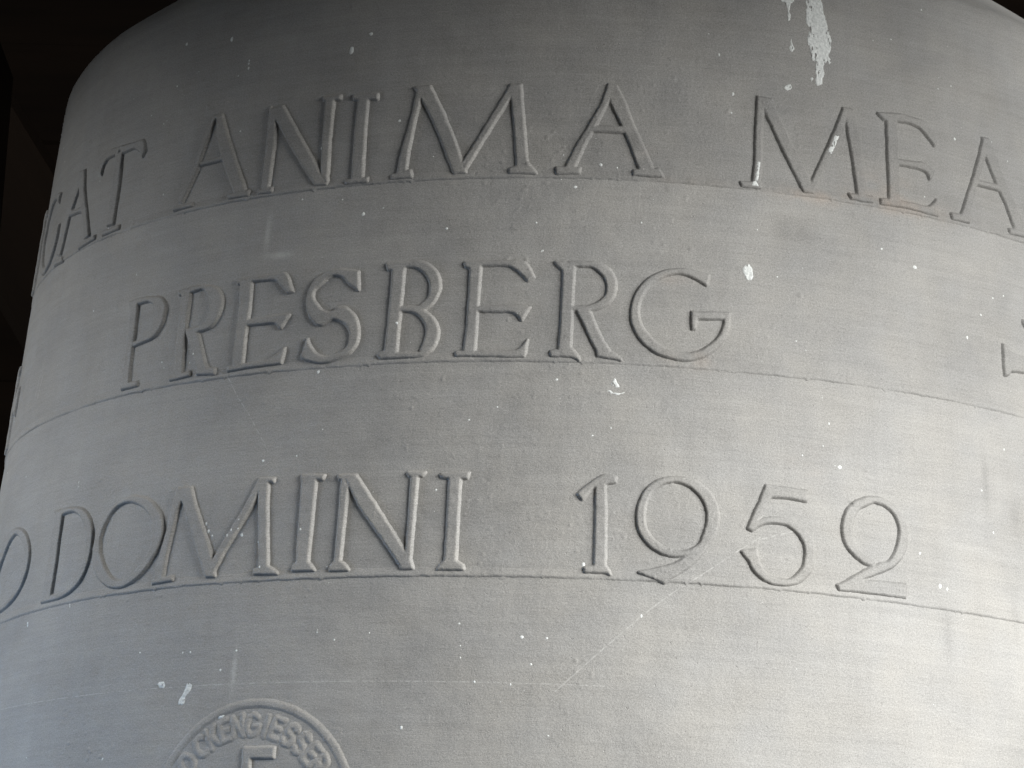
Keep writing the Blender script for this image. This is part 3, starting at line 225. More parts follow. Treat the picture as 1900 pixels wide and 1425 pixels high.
MARK = {"D":[["big",[[[114.9,118.9,122.8,121.5],[114.1,113.3,123.7,117.1],[113.1,104.9,125.7,106.4],[115.1,97.0,127.7,99.9],[114.7,87.9,129.0,90.1],[117.4,81.9,128.0,85.4],[118.2,77.5,125.1,80.0],[119.1,71.4,123.8,73.0],[119.3,66.0,123.2,66.6]],[[125.3,85.9,127.6,86.7],[125.9,82.4,128.1,83.2],[127.2,80.3,128.3,80.6]],[[115.7,69.1,117.1,69.3],[115.6,66.3,117.1,66.6]]]],["run",[[[94.8,116.9,106.6,118.5],[98.4,113.7,106.3,114.4],[101.5,110.9,104.9,111.9],[102.4,107.9,104.4,108.2],[102.7,102.0,103.9,102.2]]]],["drop",[[[104.2,91.3,105.2,91.4],[103.9,87.6,105.6,87.9],[103.3,85.3,106.3,85.7],[104.3,83.4,105.4,83.3]]]],["drop",[[[101.4,63.9,104.0,64.5],[100.2,61.5,104.9,62.1],[101.8,60.1,104.0,60.7]]]],["drop",[[[128.6,37.2,131.5,37.1],[126.8,31.9,129.4,31.0],[124.2,27.1,127.0,25.6]]]],["drop",[[[84.2,15.8,85.4,15.7],[83.3,10.4,84.8,9.3],[83.0,5.1,84.2,4.6]]]],["drop",[[[81.5,4.0,83.3,4.8],[80.9,1.7,84.5,1.8]]]],["drop",[[[77.9,-43.2,79.6,-42.7],[76.1,-46.5,81.4,-45.3],[77.3,-50.0,81.7,-50.5],[78.5,-52.3,80.8,-52.4]]]],["drop",[[[9.9,-111.6,10.7,-111.6],[8.6,-114.9,12.4,-115.1],[8.4,-116.1,13.6,-116.8]]]],["drop",[[[6.0,-118.9,7.6,-117.9],[9.3,-120.5,10.9,-119.6],[13.1,-120.9,15.8,-119.3]]]],["drop",[[[-208.0,-272.5,-204.8,-273.2],[-209.0,-275.9,-205.3,-277.2],[-210.0,-278.7,-207.7,-279.7],[-212.0,-281.8,-208.0,-282.8],[-212.0,-283.8,-209.1,-284.5]]]],["drop",[[[-226.9,-270.8,-223.6,-271.0],[-227.7,-272.4,-222.5,-273.1],[-226.3,-274.3,-223.0,-274.5]]]],["drop",[[[-187.0,-289.6,-183.8,-289.1],[-187.5,-291.2,-181.7,-291.2],[-185.7,-292.7,-182.8,-292.6]]]]],"sp":[[-136.1,89.8,1.08],[-147.4,81.3,1.76],[-147.4,80.6,1.62],[-234.3,101.7,1.35],[-218.2,85.6,0.68],[-218.3,83.7,0.68],[-217.9,80.9,0.81],[-273.7,107.2,1.08],[-277.0,81.6,0.68],[70.7,54.4,0.89],[177.2,-31.1,1.08],[128.3,-150.4,1.08],[125.4,-149.8,0.43],[210.4,-65.4,0.81],[230.6,-38.8,0.54],[239.0,-35.8,0.54],[-29.5,-41.8,0.54],[-19.1,-113.5,0.7],[-48.7,-129.0,0.46],[-62.9,-136.1,0.54],[-0.0,-143.5,0.49],[108.0,-146.2,0.49],[122.8,-127.1,0.62],[-175.5,-153.8,0.81],[-147.8,-106.2,0.92],[-30.5,-251.6,0.89],[-18.5,-251.8,0.65],[26.8,-238.3,0.81],[-52.3,-275.2,0.62],[-34.8,-276.2,0.49],[-106.5,-249.8,0.43],[-61.4,-245.1,0.65],[-60.2,-256.6,0.43],[-59.8,-262.8,0.43],[-159.8,24.0,0.81],[-113.4,35.8,0.81],[209.1,50.5,0.81],[-207.3,-186.2,0.81],[-205.3,-190.5,0.95],[-202.4,-193.1,0.54],[-183.5,-194.2,0.97],[-191.6,-194.0,0.68],[-185.6,-190.8,0.54],[-189.3,-191.2,0.54],[-172.8,-198.8,0.54],[-169.9,-212.7,0.62],[-104.7,-81.8,0.76],[-2.2,-212.5,0.97],[-307.8,-221.1,0.65],[-307.5,-222.3,0.54],[-354.1,-225.8,0.81],[-353.5,-227.4,0.65],[-317.6,-149.4,0.43],[-316.9,-152.0,0.38],[-13.7,-5.2,0.81],[-0.6,8.0,0.92],[-86.5,-299.2,0.81],[-213.0,-256.2,0.54],[-208.0,-256.2,0.54],[-187.7,-266.9,0.7],[-242.7,-254.1,0.49],[-261.3,-310.4,0.68],[185.2,-207.7,1.08],[189.5,-208.6,0.65],[215.1,-150.9,0.54],[221.9,-173.1,0.59],[109.3,-42.0,0.27],[105.2,-83.5,0.41],[95.1,-48.6,0.41],[-124.7,-253.1,0.54],[-134.4,-248.9,0.41],[-134.2,-247.7,0.27],[-155.6,-152.5,0.49],[-185.2,-185.8,0.41],[-148.2,-193.4,0.59],[-331.1,-44.9,0.59],[-255.6,-88.7,0.54],[-253.3,-92.2,0.43],[-230.1,-87.9,0.54],[-235.1,-84.1,0.38],[-233.4,-92.2,0.43],[-168.7,-5.2,0.54],[-130.1,-17.4,1.08],[-143.6,-7.8,0.43],[-118.7,-14.8,0.38],[-33.7,-25.9,0.54],[21.8,-24.1,0.54],[-30.1,-42.1,0.43],[-176.9,2.1,0.43],[-275.1,14.5,0.54],[-284.7,59.9,0.43],[-282.0,61.3,0.35],[185.7,11.5,0.38],[198.5,78.3,0.41],[189.8,124.5,0.54],[167.4,101.7,0.43],[208.1,82.0,0.43],[155.6,98.8,0.35],[110.5,-88.0,0.32]],"scr":[[[85.3,-192.9],[74.3,-200.8],[55.5,-215.3],[41.0,-225.9],[26.8,-238.3],[6.5,-258.7],[-13.3,-279.2]],[[81.1,-195.3],[103.6,-187.5]],[[-204.5,-104.1],[-196.8,-115.6],[-187.6,-127.2],[-180.0,-138.4],[-173.1,-148.9]],[[-399.2,-68.7],[-401.7,-82.2]],[[-393.1,-70.7],[-396.4,-84.3]],[[-317.3,-146.3],[-318.5,-154.6]],[[192.1,-32.8],[210.0,-41.3],[219.2,-47.9]],[[211.7,-44.7],[216.5,-47.5]],[[-419.6,-154.5],[-426.4,-164.7]],[[-194.3,-12.8],[-187.2,-28.3],[-184.2,-37.4],[-170.1,-39.6]],[[-11.6,-6.1],[-6.9,-18.3],[-7.3,-21.4]]],"tone":[[105.3,-21.6,9.2,6.8,-0.75],[94.7,-21.4,6.1,6.2,-0.3],[217.9,-141.4,2.3,12.1,-0.5],[218.5,-156.3,1.9,12.0,-0.3],[189.0,-233.9,2.7,13.0,-0.5],[234.3,-219.0,3.1,17.7,-0.5],[238.4,-162.0,5.7,12.1,-0.4],[-179.6,-269.3,1.3,12.1,1.3],[125.1,-113.2,6.1,5.4,-0.25],[88.3,-118.8,4.0,5.9,-0.25],[82.5,-167.7,5.6,8.7,-0.25],[-189.0,-22.4,1.8,8.3,1.5],[-179.0,-36.8,7.7,1.9,1.5],[-317.4,-141.5,16.9,19.6,0.15],[19.5,13.8,2.9,2.5,0.6],[12.5,-96.3,16.6,3.0,0.0],[-81.3,-196.0,3.9,11.5,0.15]],"brown":[[132.3,0.7,36.9,4.4,1],[172.5,2.7,33.1,6.3,1],[113.3,-0.4,19.1,3.1,0.7],[159.1,12.9,21.1,7.9,0.7],[44.4,1.5,17.6,2.5,0.5],[51.4,-99.8,16.9,4.8,0.8],[39.5,-55.6,17.1,4.2,0.5],[17.9,16.9,11.6,6.2,0.3],[111.2,-151.8,14.8,11.7,0.3],[-150.7,-168.9,18.4,8.9,0.3],[-266.6,-145.8,34.0,12.6,0.2]]}


def stains(a, z):
    tone = np.zeros(len(a))
    for a0, z0, sa, sz, s in MARK['tone']:
        m = (np.abs(a - a0) < 3 * sa) & (np.abs(z - z0) < 3 * sz)
        if m.any():
            n = 0.35 * fbm(a[m] / 7, z[m] / 7)
            q = ((a[m] - a0) / sa) ** 2 + ((z[m] - z0) / sz) ** 2
            tone[m] += s * np.clip(np.exp(-q * 0.9) * (1 + n), 0, 1)
    # darker tone over each row of letters, sharp at its guide line, fading upward
    for z0, s in ((0.4, -0.42), (-103.0, -0.22), (-219.2, -0.12)):
        tone += s * np.clip((z - z0 + 1.0) / 1.0, 0, 1) * np.clip((z0 + 92 - z) / 60.0, 0, 1)
    br = np.zeros(len(a))
    for a0, z0, sa, sz, s in MARK['brown']:
        m = (np.abs(a - a0) < 3 * sa) & (np.abs(z - z0) < 3 * sz)
        if m.any():
            q = ((a[m] - a0) / sa) ** 2 + ((z[m] - z0) / sz) ** 2
            br[m] += s * np.exp(-q) * np.clip(0.6 + 0.7 * fbm(a[m] / 9, z[m] / 6), 0, 1.4)
    return {"tone": tone, "brown": br}


# ------------------------------------------------------------------ materials
def nt(name):
    m = bpy.data.materials.new(name)
    m.use_nodes = True
    n = m.node_tree
    for x in list(n.nodes):
        if x.type != 'OUTPUT_MATERIAL':
            n.nodes.remove(x)
    out = [x for x in n.nodes if x.type == 'OUTPUT_MATERIAL'][0]
    b = n.nodes.new('ShaderNodeBsdfPrincipled')
    n.links.new(b.outputs[0], out.inputs[0])
    return m, n, b


class G:
    def __init__(s, n):
        s.n = n

    def node(s, t, **kw):
        x = s.n.nodes.new(t)
        for k, v in kw.items():
            setattr(x, k, v)
        return x

    def set(s, inp, v):
        if isinstance(v, bpy.types.NodeSocket):
            s.n.links.new(v, inp)
        elif v is not None:
            inp.default_value = v

    def math(s, op, a, b=None, c=None, clamp=False):
        x = s.node('ShaderNodeMath', operation=op)
        x.use_clamp = clamp
        s.set(x.inputs[0], a)
        s.set(x.inputs[1], b)
        s.set(x.inputs[2], c)
        return x.outputs[0]

    def vmath(s, op, a, b=None, out=0):
        x = s.node('ShaderNodeVectorMath', operation=op)
        s.set(x.inputs[0], a)
        s.set(x.inputs[1], b)
        return x.outputs[out]

    def mapr(s, v, a, b, c=0.0, d=1.0):
        x = s.node('ShaderNodeMapRange')
        s.set(x.inputs[0], v)
        for i, q in enumerate((a, b, c, d)):
            x.inputs[i + 1].default_value = q
        return x.outputs[0]

    def noise(s, vec, scale, detail=3.0, rough=0.5, stretch=None):
        if stretch:
            vec = s.vmath('MULTIPLY', vec, stretch)
        x = s.node('ShaderNodeTexNoise')
        s.set(x.inputs['Vector'], vec)
        x.inputs['Scale'].default_value = scale
        x.inputs['Detail'].default_value = detail
        x.inputs['Roughness'].default_value = rough
        return x.outputs[0]

    def mix(s, f, a, b, mode='MIX'):
        x = s.node('ShaderNodeMix', data_type='RGBA', blend_type=mode)
        s.set(x.inputs[0], f)
        s.set(x.inputs[6], a)
        s.set(x.inputs[7], b)
        return x.outputs[2]


def bronze_material():
    m, n, b = nt("patinated_bronze")
    g = G(n)
    at = g.node('ShaderNodeAttribute', attribute_name="surf")
    v = at.outputs['Vector']                      # units of 10 cm on the bell wall
    tone = g.node('ShaderNodeAttribute', attribute_name="tone").outputs['Fac']
    brown = g.node('ShaderNodeAttribute', attribute_name="brown").outputs['Fac']
    cloud = g.noise(v, 1.6, 4, 0.55)
    blot = g.noise(v, 7.0, 4, 0.6)
    band = g.noise(v, 1.0, 3, 0.6, (1.2, 26.0, 1.0))
    lines = g.noise(v, 1.0, 3, 0.65, (5.0, 150.0, 1.0))
    drip = g.noise(v, 1.0, 3, 0.6, (16.0, 1.6, 1.0))
    grain = g.noise(v, 95.0, 3, 0.7)
    fine = g.noise(v, 210.0, 2, 0.6)
    k = g.math('ADD', g.mapr(cloud, 0.3, 0.7, -0.09, 0.09), g.mapr(blot, 0.3, 0.7, -0.06, 0.06))
    k = g.math('ADD', k, g.mapr(band, 0.3, 0.7, -0.05, 0.05))
    k = g.math('ADD', k, g.mapr(lines, 0.3, 0.7, -0.04, 0.04))
    k = g.math('ADD', k, g.mapr(drip, 0.35, 0.7, 0.02, -0.025))
    k = g.math('ADD', k, g.mapr(grain, 0.3, 0.7, -0.16, 0.16))
    k = g.math('ADD', k, g.mapr(fine, 0.3, 0.7, -0.21, 0.21))
    k = g.math('ADD', k, g.math('MULTIPLY', tone, 0.26))
    k = g.math('ADD', k, 1.0)
    base = g.mix(g.mapr(g.noise(v, 3.0, 3), 0.35, 0.65), (0.278, 0.275, 0.266, 1), (0.292, 0.285, 0.269, 1))
    base = g.mix(g.math('MULTIPLY', brown, 0.42, clamp=True), base, (0.335, 0.290, 0.250, 1))
    mul = g.vmath('SCALE', base, None)
    n.nodes[-1].inputs['Scale'].default_value = 1
    n.links.new(k, n.nodes[-1].inputs['Scale'])
    col = mul
    # tiny lime specks spattered over the wall
    for sc_, thr, dens, lum in ((13.0, 0.05, 0.82, 0.50), (30.0, 0.08, 0.86, 0.42), (60.0, 0.13, 0.88, 0.40)):
        vo = g.node('ShaderNodeTexVoronoi', feature='F1')
        g.set(vo.inputs['Vector'], g.vmath('ADD', v, g.vmath('SCALE', g.noise(v, 60.0, 2), None)) if False else v)
        vo.inputs['Scale'].default_value = sc_
        cs = g.node('ShaderNodeSeparateColor')
        n.links.new(vo.outputs['Color'], cs.inputs[0])
        on = g.math('GREATER_THAN', cs.outputs[0], dens)
        size = g.math('MULTIPLY', cs.outputs[1], thr)
        size = g.math('MULTIPLY', size, g.mapr(g.noise(v, 130.0, 1), 0.3, 0.7, 0.6, 1.4))
        hit = g.math('MULTIPLY', g.math('LESS_THAN', vo.outputs['Distance'], size), on)
        hit = g.math('MULTIPLY', hit, g.mapr(cs.outputs[2], 0, 1, 0.25, 0.95))
        col = g.mix(hit, col, (lum, lum, lum * 0.97, 1))
    # light scratches, drawn as segments in wall coordinates
    sep = g.node('ShaderNodeSeparateXYZ')
    n.links.new(v, sep.inputs[0])
    best = None
    for pl, wd in SCR:
        for (x0, y0), (x1, y1) in zip(pl[:-1], pl[1:]):
            x0, y0, x1, y1 = (q / 100 for q in (x0, y0, x1, y1))
            ex, ey = x1 - x0, y1 - y0
            L = ex * ex + ey * ey
            dx = g.math('SUBTRACT', sep.outputs[0], x0)
            dy = g.math('SUBTRACT', sep.outputs[1], y0)
            t = g.math('ADD', g.math('MULTIPLY', dx, ex / L), g.math('MULTIPLY', dy, ey / L), clamp=True)
            qx = g.math('SUBTRACT', dx, g.math('MULTIPLY', t, ex))
            qy = g.math('SUBTRACT', dy, g.math('MULTIPLY', t, ey))
            d = g.math('SQRT', g.math('ADD', g.math('MULTIPLY', qx, qx), g.math('MULTIPLY', qy, qy)))
            d = g.math('DIVIDE', d, wd / 100)
            best = d if best is None else g.math('MINIMUM', best, d)
    sl = g.mapr(best, 0.4, 1.0, 1.0, 0.0)
    sl = g.math('MULTIPLY', sl, g.mapr(g.noise(v, 45.0, 3), 0.38, 0.6, 0.0, 1.0), clamp=True)
    col = g.mix(g.math('MULTIPLY', sl, 0.34), col, (0.62, 0.62, 0.60, 1))
    n.links.new(col, b.inputs['Base Color'])
    b.inputs['Metallic'].default_value = MET
    g.set(b.inputs['Roughness'], g.mapr(blot, 0.3, 0.7, 0.62, 0.74))
    b.inputs['Specular IOR Level'].default_value = 0.3
    # relief of the skin: strickle marks, casting grain, pits
    h = g.math('ADD', g.math('MULTIPLY', lines, 0.16), g.math('MULTIPLY', grain, 0.30))
    h = g.math('ADD', h, g.math('MULTIPLY', fine, 0.22))
    h = g.math('ADD', h, g.math('MULTIPLY', g.noise(v, 28.0, 4, 0.6), 0.55))
    pits = g.mapr(g.noise(v, 40.0, 2, 0.5), 0.70, 0.76, 0.0, -1.0)
    h = g.math('ADD', h, g.math('MULTIPLY', pits, 0.4))
    bp = g.node('ShaderNodeBump')
    bp.inputs['Strength'].default_value = 0.55
    bp.inputs['Distance'].default_value = 0.0009
    n.links.new(h, bp.inputs['Height'])
    n.links.new(bp.outputs[0], b.inputs['Normal'])
    return m


def simple_material(name, c0, c1, scale, rough, bump=0.0, stretch=(1, 1, 1), dist=0.002):
    m, n, b = nt(name)
    g = G(n)
    tc = g.node('ShaderNodeTexCoord').outputs['Object']
    f = g.noise(tc, scale, 5, 0.6, stretch)
    col = g.mix(g.mapr(f, 0.3, 0.7), (*c0, 1), (*c1, 1))
    n.links.new(col, b.inputs['Base Color'])
    b.inputs['Roughness'].default_value = rough
    b.inputs['Specular IOR Level'].default_value = 0.25 if scale > 100 else 0.06
    if bump:
        bp = g.node('ShaderNodeBump')
        bp.inputs['Strength'].default_value = bump
        bp.inputs['Distance'].default_value = dist
        n.links.new(f, bp.inputs['Height'])
        n.links.new(bp.outputs[0], b.inputs['Normal'])
    return m


MET = 0.08
SCR = [(pl, 0.42) for i, pl in enumerate(MARK['scr'][:-2]) if i not in (6, 7)] + \
      [([(-376.7, -273.4), (-300, -274.2), (-200, -274.6), (-60, -275.3), (10, -275.6)], 0.35)]
BRONZE = bronze_material()
LIME = simple_material("dried_lime_spatter", (0.52, 0.54, 0.53), (0.78, 0.80, 0.78), 700.0, 0.85, 0.6, dist=0.0006)
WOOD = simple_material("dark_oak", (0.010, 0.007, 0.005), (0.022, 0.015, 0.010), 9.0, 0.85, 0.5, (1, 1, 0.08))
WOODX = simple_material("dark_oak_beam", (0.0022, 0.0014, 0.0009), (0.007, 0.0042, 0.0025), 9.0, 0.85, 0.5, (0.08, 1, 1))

# ------------------------------------------------------------------ the bell
bell = bpy.data.objects.new("church_bell", None)
link(bell)
bell.location = (0, 0, BZ)
bell["label"] = "large grey bronze church bell with raised Latin lettering and the date 1952"
bell["category"] = "bell"


def bell_body():
    za = np.concatenate([np.linspace(-700, -330, 60)[:-1], np.arange(-330, 126.6, 0.75)])
    low = za < -330
    r = radius(za)
    prof = [(z, rr) for z, rr in zip(za, r)]
    # rounded shoulder then the head of the bell
    zs, rs, beta = 126.67, 21.6, 0.7523
    sl = 360 * (-0.08637584 - 2 * 0.00884272 * zs / 360) / 360
    a0 = math.atan2(1, sl)
    a1 = math.pi - beta
    r0 = float(radius(zs))
    cr = r0 - rs * math.sin(a0)
    cz = zs + rs * math.cos(a0)
    for a in np.linspace(a0, a1, 42)[0:]:
        prof.append((cz - rs * math.cos(a), cr + rs * math.sin(a)))
    z1, r1 = prof[-1]
    for s in np.linspace(0, 1, 60)[1:]:
        rr = r1 * (1 - s) + 1.0 * s
        u = (r1 - rr) / r1
        prof.append((z1 + math.tan(beta) * r1 * (u - 0.5 * u * u) * 0.9, rr))
    nout = len(prof)
    ztop = prof[-1][0]
    # inner wall back down to the lip
    inner = []
    for s in np.linspace(0, 1, 70):
        z = (ztop - 45) * (1 - s) + (-700) * s
        if z > 95:
            q = (z - 95) / (ztop - 45 - 95)
            rr = (float(radius(95)) - 45) * math.sqrt(max(0.0, 1 - q * q))
        else:
            tt = min(1, max(0, (-330 - z) / 370.0))
            rr = float(radius(z)) - 45 - 25 * math.sin(math.pi * tt) + 28 * tt
        inner.append((z, max(rr, 1.0)))
    prof = np.array(prof + inner)
    # columns: fine where the inscription is, coarse round the back
    f = np.arange(-508, 330, 0.85)
    full = 360 * math.pi
    a = np.concatenate([np.linspace(-full, -508, 120)[:-1], f, np.linspace(f[-1], full, 150)[1:-1]])
    na, nz = len(a), len(prof)
    A = np.broadcast_to(a, (nz, na))
    Zp = np.broadcast_to(prof[:, 0:1], (nz, na))
    Rp = np.broadcast_to(prof[:, 1:2], (nz, na))
    outer = (np.arange(nz) < nout)[:, None]
    fade = np.clip((full - np.abs(A)) / 120.0, 0, 1) * outer * np.clip(Rp / 250.0, 0, 1)
    R = Rp + skin(A, Zp) * fade
    th = A / 360.0
    V = np.stack([R * np.sin(th), -R * np.cos(th), Zp], -1).reshape(-1, 3) / 1000.0
    idx = np.arange(na * nz).reshape(nz, na)
    j = np.roll(idx, -1, 1)
    F = np.stack([idx[:-1], j[:-1], j[1:], idx[1:]], -1).reshape(-1, 4)
    # arc length along the head keeps the grain even over the shoulder
    S = Zp.copy()
    dl = np.concatenate([[0], np.cumsum(np.hypot(np.diff(prof[:nout, 0]), np.diff(prof[:nout, 1])))])
    k0 = int(np.argmax(prof[:nout, 0] > 126))
    arc = dl - dl[k0] + prof[k0, 0]
    S[k0:nout] = arc[k0:, None]
    surf = np.stack([A, S, 0 * A], -1).reshape(-1, 3) / 100.0
    return mesh_np("body", V, F, BRONZE, bell, surf, stains(A.ravel(), S.ravel()))


bell_body()




def crown_part(name, V, F):
    me = bpy.data.meshes.new(name)
    me.from_pydata(V, [], F)
    me.materials.append(BRONZE)
    for p in me.polygons:
        p.use_smooth = True
    return link(bpy.data.objects.new(name, me), bell)


def tube(path, rad, n=12):
    V, F = [], []
    path = [Vector(p) for p in path]
    for i, p in enumerate(path):
        d = (path[min(i + 1, len(path) - 1)] - path[max(i - 1, 0)]).normalized()
        s = d.orthogonal().normalized() if i == 0 else (s - d * s.dot(d)).normalized()
        u = d.cross(s)
        for k in range(n):
            a = 2 * math.pi * k / n
            V.append(tuple(p + (s * math.cos(a) + u * math.sin(a)) * rad))
    for i in range(len(path) - 1):
        for k in range(n):
            j = (k + 1) % n
            F.append((i * n + k, i * n + j, (i + 1) * n + j, (i + 1) * n + k))
    F.append(tuple(range(n - 1, -1, -1)))
    F.append(tuple((len(path) - 1) * n + k for k in range(n)))
    return V, F


crown_part("crown_stem", *tube([(0, 0, 0.24), (0, 0, 0.36)], 0.05, 20))
for k in range(4):                              # the canons that hang the bell from its headstock
    t0 = math.radians(45 + 90 * k)
    crown_part("crown_loop", *tube([(math.cos(t0) * (0.05 + 0.085 * math.sin(u)), math.sin(t0) * (0.05 + 0.085 * math.sin(u)),
                                     0.23 + 0.125 * (1 - math.cos(u)) / 2) for u in np.linspace(0.0, math.pi, 12)], 0.020))

# raised letters, one mesh each
def letter(ch, ribs, da=0.0, dz=0.0, ka=1.0, seed=0.0, name="letter", label=None):
    rb = []
    for kind, st in ribs:
        st = np.array(st, float)
        if ka != 1.0:
            c = (st[:, [0, 2]].min() + st[:, [0, 2]].max()) / 2
            c = LETC if LETC is not None else c
            st[:, [0, 2]] = c + (st[:, [0, 2]] - c) * ka
        st[:, [0, 2]] += da
        st[:, [1, 3]] += dz
        rb.append((kind, st))
    xs = np.concatenate([s[:, [0, 2]].ravel() for _, s in rb])
    ys = np.concatenate([s[:, [1, 3]].ravel() for _, s in rb])
    box = (xs.min() - 3.2, xs.max() + 3.2, ys.min() - 3.2, ys.max() + 3.2)
    return relief(name, lambda X, Y, k: shape_sd(X, Y, rb, k), box, BRONZE, bell, seed=seed)


LETC = None
for i, (ch, line, ribs) in enumerate(LET):
    o = letter(ch, ribs, seed=i * 3.7)
by = {}
for ch, line, ribs in LET:
    by.setdefault((ch, line), ribs)
# neighbours round the curve, seen edge-on: the C and I of the first line, the N of the third
LETC = 43.0
letter('C', [by[('G', 2)][0]], da=-476.0, dz=101.8, ka=0.86, seed=91)
LETC = None
letter('I', by[('I', 1)], da=-341.0, seed=92)
letter('N', by[('N', 3)], da=-353.0, seed=93)


# a cross pattee at each end of the second line
def cross(ac, seed):
    zc = -73.5

    def sdf(X, Y, k):
        x, y = X - ac * k, Y - zc
        d = None
        for s in (0, 1):
            p, q = (x, y) if s == 0 else (y, x)
            P = np.array([(-26, -8.7), (-26.4, 0), (-26, 8.7), (-24.2, 8.4), (-21, 5.2), (-6, 3.6), (6, 3.6), (21, 5.2), (24.2, 8.4), (26, 8.7),
                          (26.4, 0), (26, -8.7), (24.2, -8.4), (21, -5.2), (6, -3.6), (-6, -3.6), (-21, -5.2), (-24.2, -8.4)])
            e = poly_sd(p, q, P)
            d = e if d is None else np.minimum(d, e)
        return d
    relief("cross", sdf, (ac - 30, ac + 30, zc - 30, zc + 30), BRONZE, bell, seed=seed)


cross(261.5, 11.0)
cross(-481.5, 12.0)


# thin raised guide line cast under each row of letters
def guide_line(z0, seed):
    a = np.concatenate([np.linspace(-1125, -500, 160)[:-1], np.arange(-500, 330, 0.7), np.linspace(330, 1125, 200)[1:]])
    wv = np.array([-2.3, -1.9, -1.55, -1.2, -0.85, -0.45, 0.0, 0.8, 1.7, 2.6, 3.4, 4.0])
    hv = np.array([-0.35, -0.10, 0.12, 0.38, 0.58, 0.66, 0.64, 0.50, 0.36, 0.17, 0.0, -0.3])
    A, Wv = np.meshgrid(a, wv)
    amp = 0.88 + 0.30 * vnoise(a / 30.0 + seed, 0 * a + seed) + 0.24 * vnoise(a / 6.0 + seed, 0 * a + 2) + 0.12 * vnoise(a / 1.3, 0 * a + seed)
    amp = np.clip(amp, 0.30, 1.1)
    jit = 0.16 * vnoise(a / 9.0 + seed, 0 * a + 7) + 0.14 * vnoise(a / 1.5 + seed, 0 * a + 3) + 0.30 * vnoise(a / 70, 0 * a + seed)
    tick = np.clip(vnoise(a / 1.3 + 3 * seed, 0 * a + 31) - 0.80, 0, 1) * 6.0
    Zz = z0 + 0.9 + Wv + jit[None] - np.where(Wv < -0.7, tick[None], 0)
    H = hv[:, None] * np.where(hv[:, None] > 0, amp[None], 1.0)
    V = pos(A, Zz, H + skin(A, Zz)).reshape(-1, 3)
    na, nz = len(a), len(wv)
    idx = np.arange(na * nz).reshape(nz, na)
    F = np.stack([idx[:-1, :-1], idx[:-1, 1:], idx[1:, 1:], idx[1:, :-1]], -1).reshape(-1, 4)
    surf = np.stack([A, Zz, 0 * A], -1).reshape(-1, 3) / 100.0
    mesh_np("guide_line", V, F, BRONZE, bell, surf, stains(A.ravel(), Zz.ravel()))


for i, z0 in enumerate((0.0, -103.4, -219.6)):
    guide_line(z0, 5.0 + 4 * i)

# ------------------------------------------------------------------ the founder's round seal
SA, SZ, SR = -176.5, -345.6, 62.0          # centre (true arc mm), radius


def seg_sd(X, Y, pl, hw):
    D = np.full(X.shape, 1e9)
    for (x0, y0), (x1, y1) in zip(pl[:-1], pl[1:]):
        ex, ey = x1 - x0, y1 - y0
        L = ex * ex + ey * ey + 1e-9
        t = np.clip(((X - x0) * ex + (Y - y0) * ey) / L, 0, 1)
        D = np.minimum(D, np.hypot(X - x0 - t * ex, Y - y0 - t * ey))
    return D - hw


kS = float(radius(SZ)) / 360.0
seal = relief("founder_seal", lambda X, Y, k: np.abs(np.hypot(X - SA, Y - SZ) - (SR - 1.9)) - 1.15,
              ((SA - SR - 3) / kS, (SA + SR + 3) / kS, SZ - SR - 3, SZ + SR + 3), BRONZE, bell, depth=0.7, wall=1.5, step=0.6, seed=44, skin_tone=-0.08)


def arc(cx, cy, rx, ry, a0, a1, n=12):
    return [(cx + rx * math.cos(math.radians(t)), cy + ry * math.sin(math.radians(t))) for t in np.linspace(a0, a1, n)]


GL = {  # small sans capitals, unit height, baseline centred on x
    'G': [arc(0, .5, .36, .5, 50, 330) + [(.34, .42), (.05, .42)]],
    'L': [[(-.2, 1), (-.2, 0), (.26, 0)]],
    'O': [arc(0, .5, .36, .5, 0, 360, 18)],
    'C': [arc(0.05, .5, .36, .5, 50, 310)],
    'K': [[(-.26, 0), (-.26, 1)], [(.26, 1), (-.26, .42)], [(-.08, .6), (.28, 0)]],
    'E': [[(.26, 1), (-.22, 1), (-.22, 0), (.26, 0)], [(-.22, .52), (.18, .52)]],
    'N': [[(-.3, 0), (-.3, 1), (.3, 0), (.3, 1)]],
    'I': [[(0, 0), (0, 1)]],
    'S': [arc(0, .76, .25, .24, 30, 270, 9) + arc(0, .26, .27, .26, 90, -150, 9)],
    'R': [[(-.24, 0), (-.24, 1)], [(-.24, 1), (0.02, 1)] + arc(.02, .75, .24, .25, 90, -90, 8) + [(-.24, .5)], [(0, .5), (.28, 0)]],
}
SEAL = [('O', -52.7), ('C', -38.7), ('K', -28.9), ('E', -19.6), ('N', -9.7), ('G', 0.9), ('I', 10.5), ('E', 17.8), ('S', 28.4), ('S', 38.4), ('E', 47.3), ('R', 56.1)]
for i, (ch, ang) in enumerate(SEAL):
    t = math.radians(ang)                      # clockwise from the top
    rb, hh = 43.5, 10.5
    ux, uy = math.cos(t), -math.sin(t)         # reading direction
    vx, vy = math.sin(t), math.cos(t)          # outward
    lines_ = []
    for pl in GL[ch]:
        lines_.append([(SA + vx * (rb + y * hh) + ux * x * hh, SZ + vy * (rb + y * hh) + uy * x * hh) for x, y in pl])
    cx, cz = SA + vx * (rb + hh / 2), SZ + vy * (rb + hh / 2)

    def sdf(X, Y, k, L_=lines_):
        d = None
        for pl in L_:
            e = seg_sd(X, Y, pl, 0.75)
            d = e if d is None else np.minimum(d, e)
        return d
    relief("seal_letter", sdf, ((cx - 9) / kS, (cx + 9) / kS, cz - 9, cz + 9), BRONZE, seal, depth=0.65, wall=1.4, step=0.5, seed=60 + i, rough=0.42, skin_tone=-0.05)
bx, bz = (-170.9, -311.6)


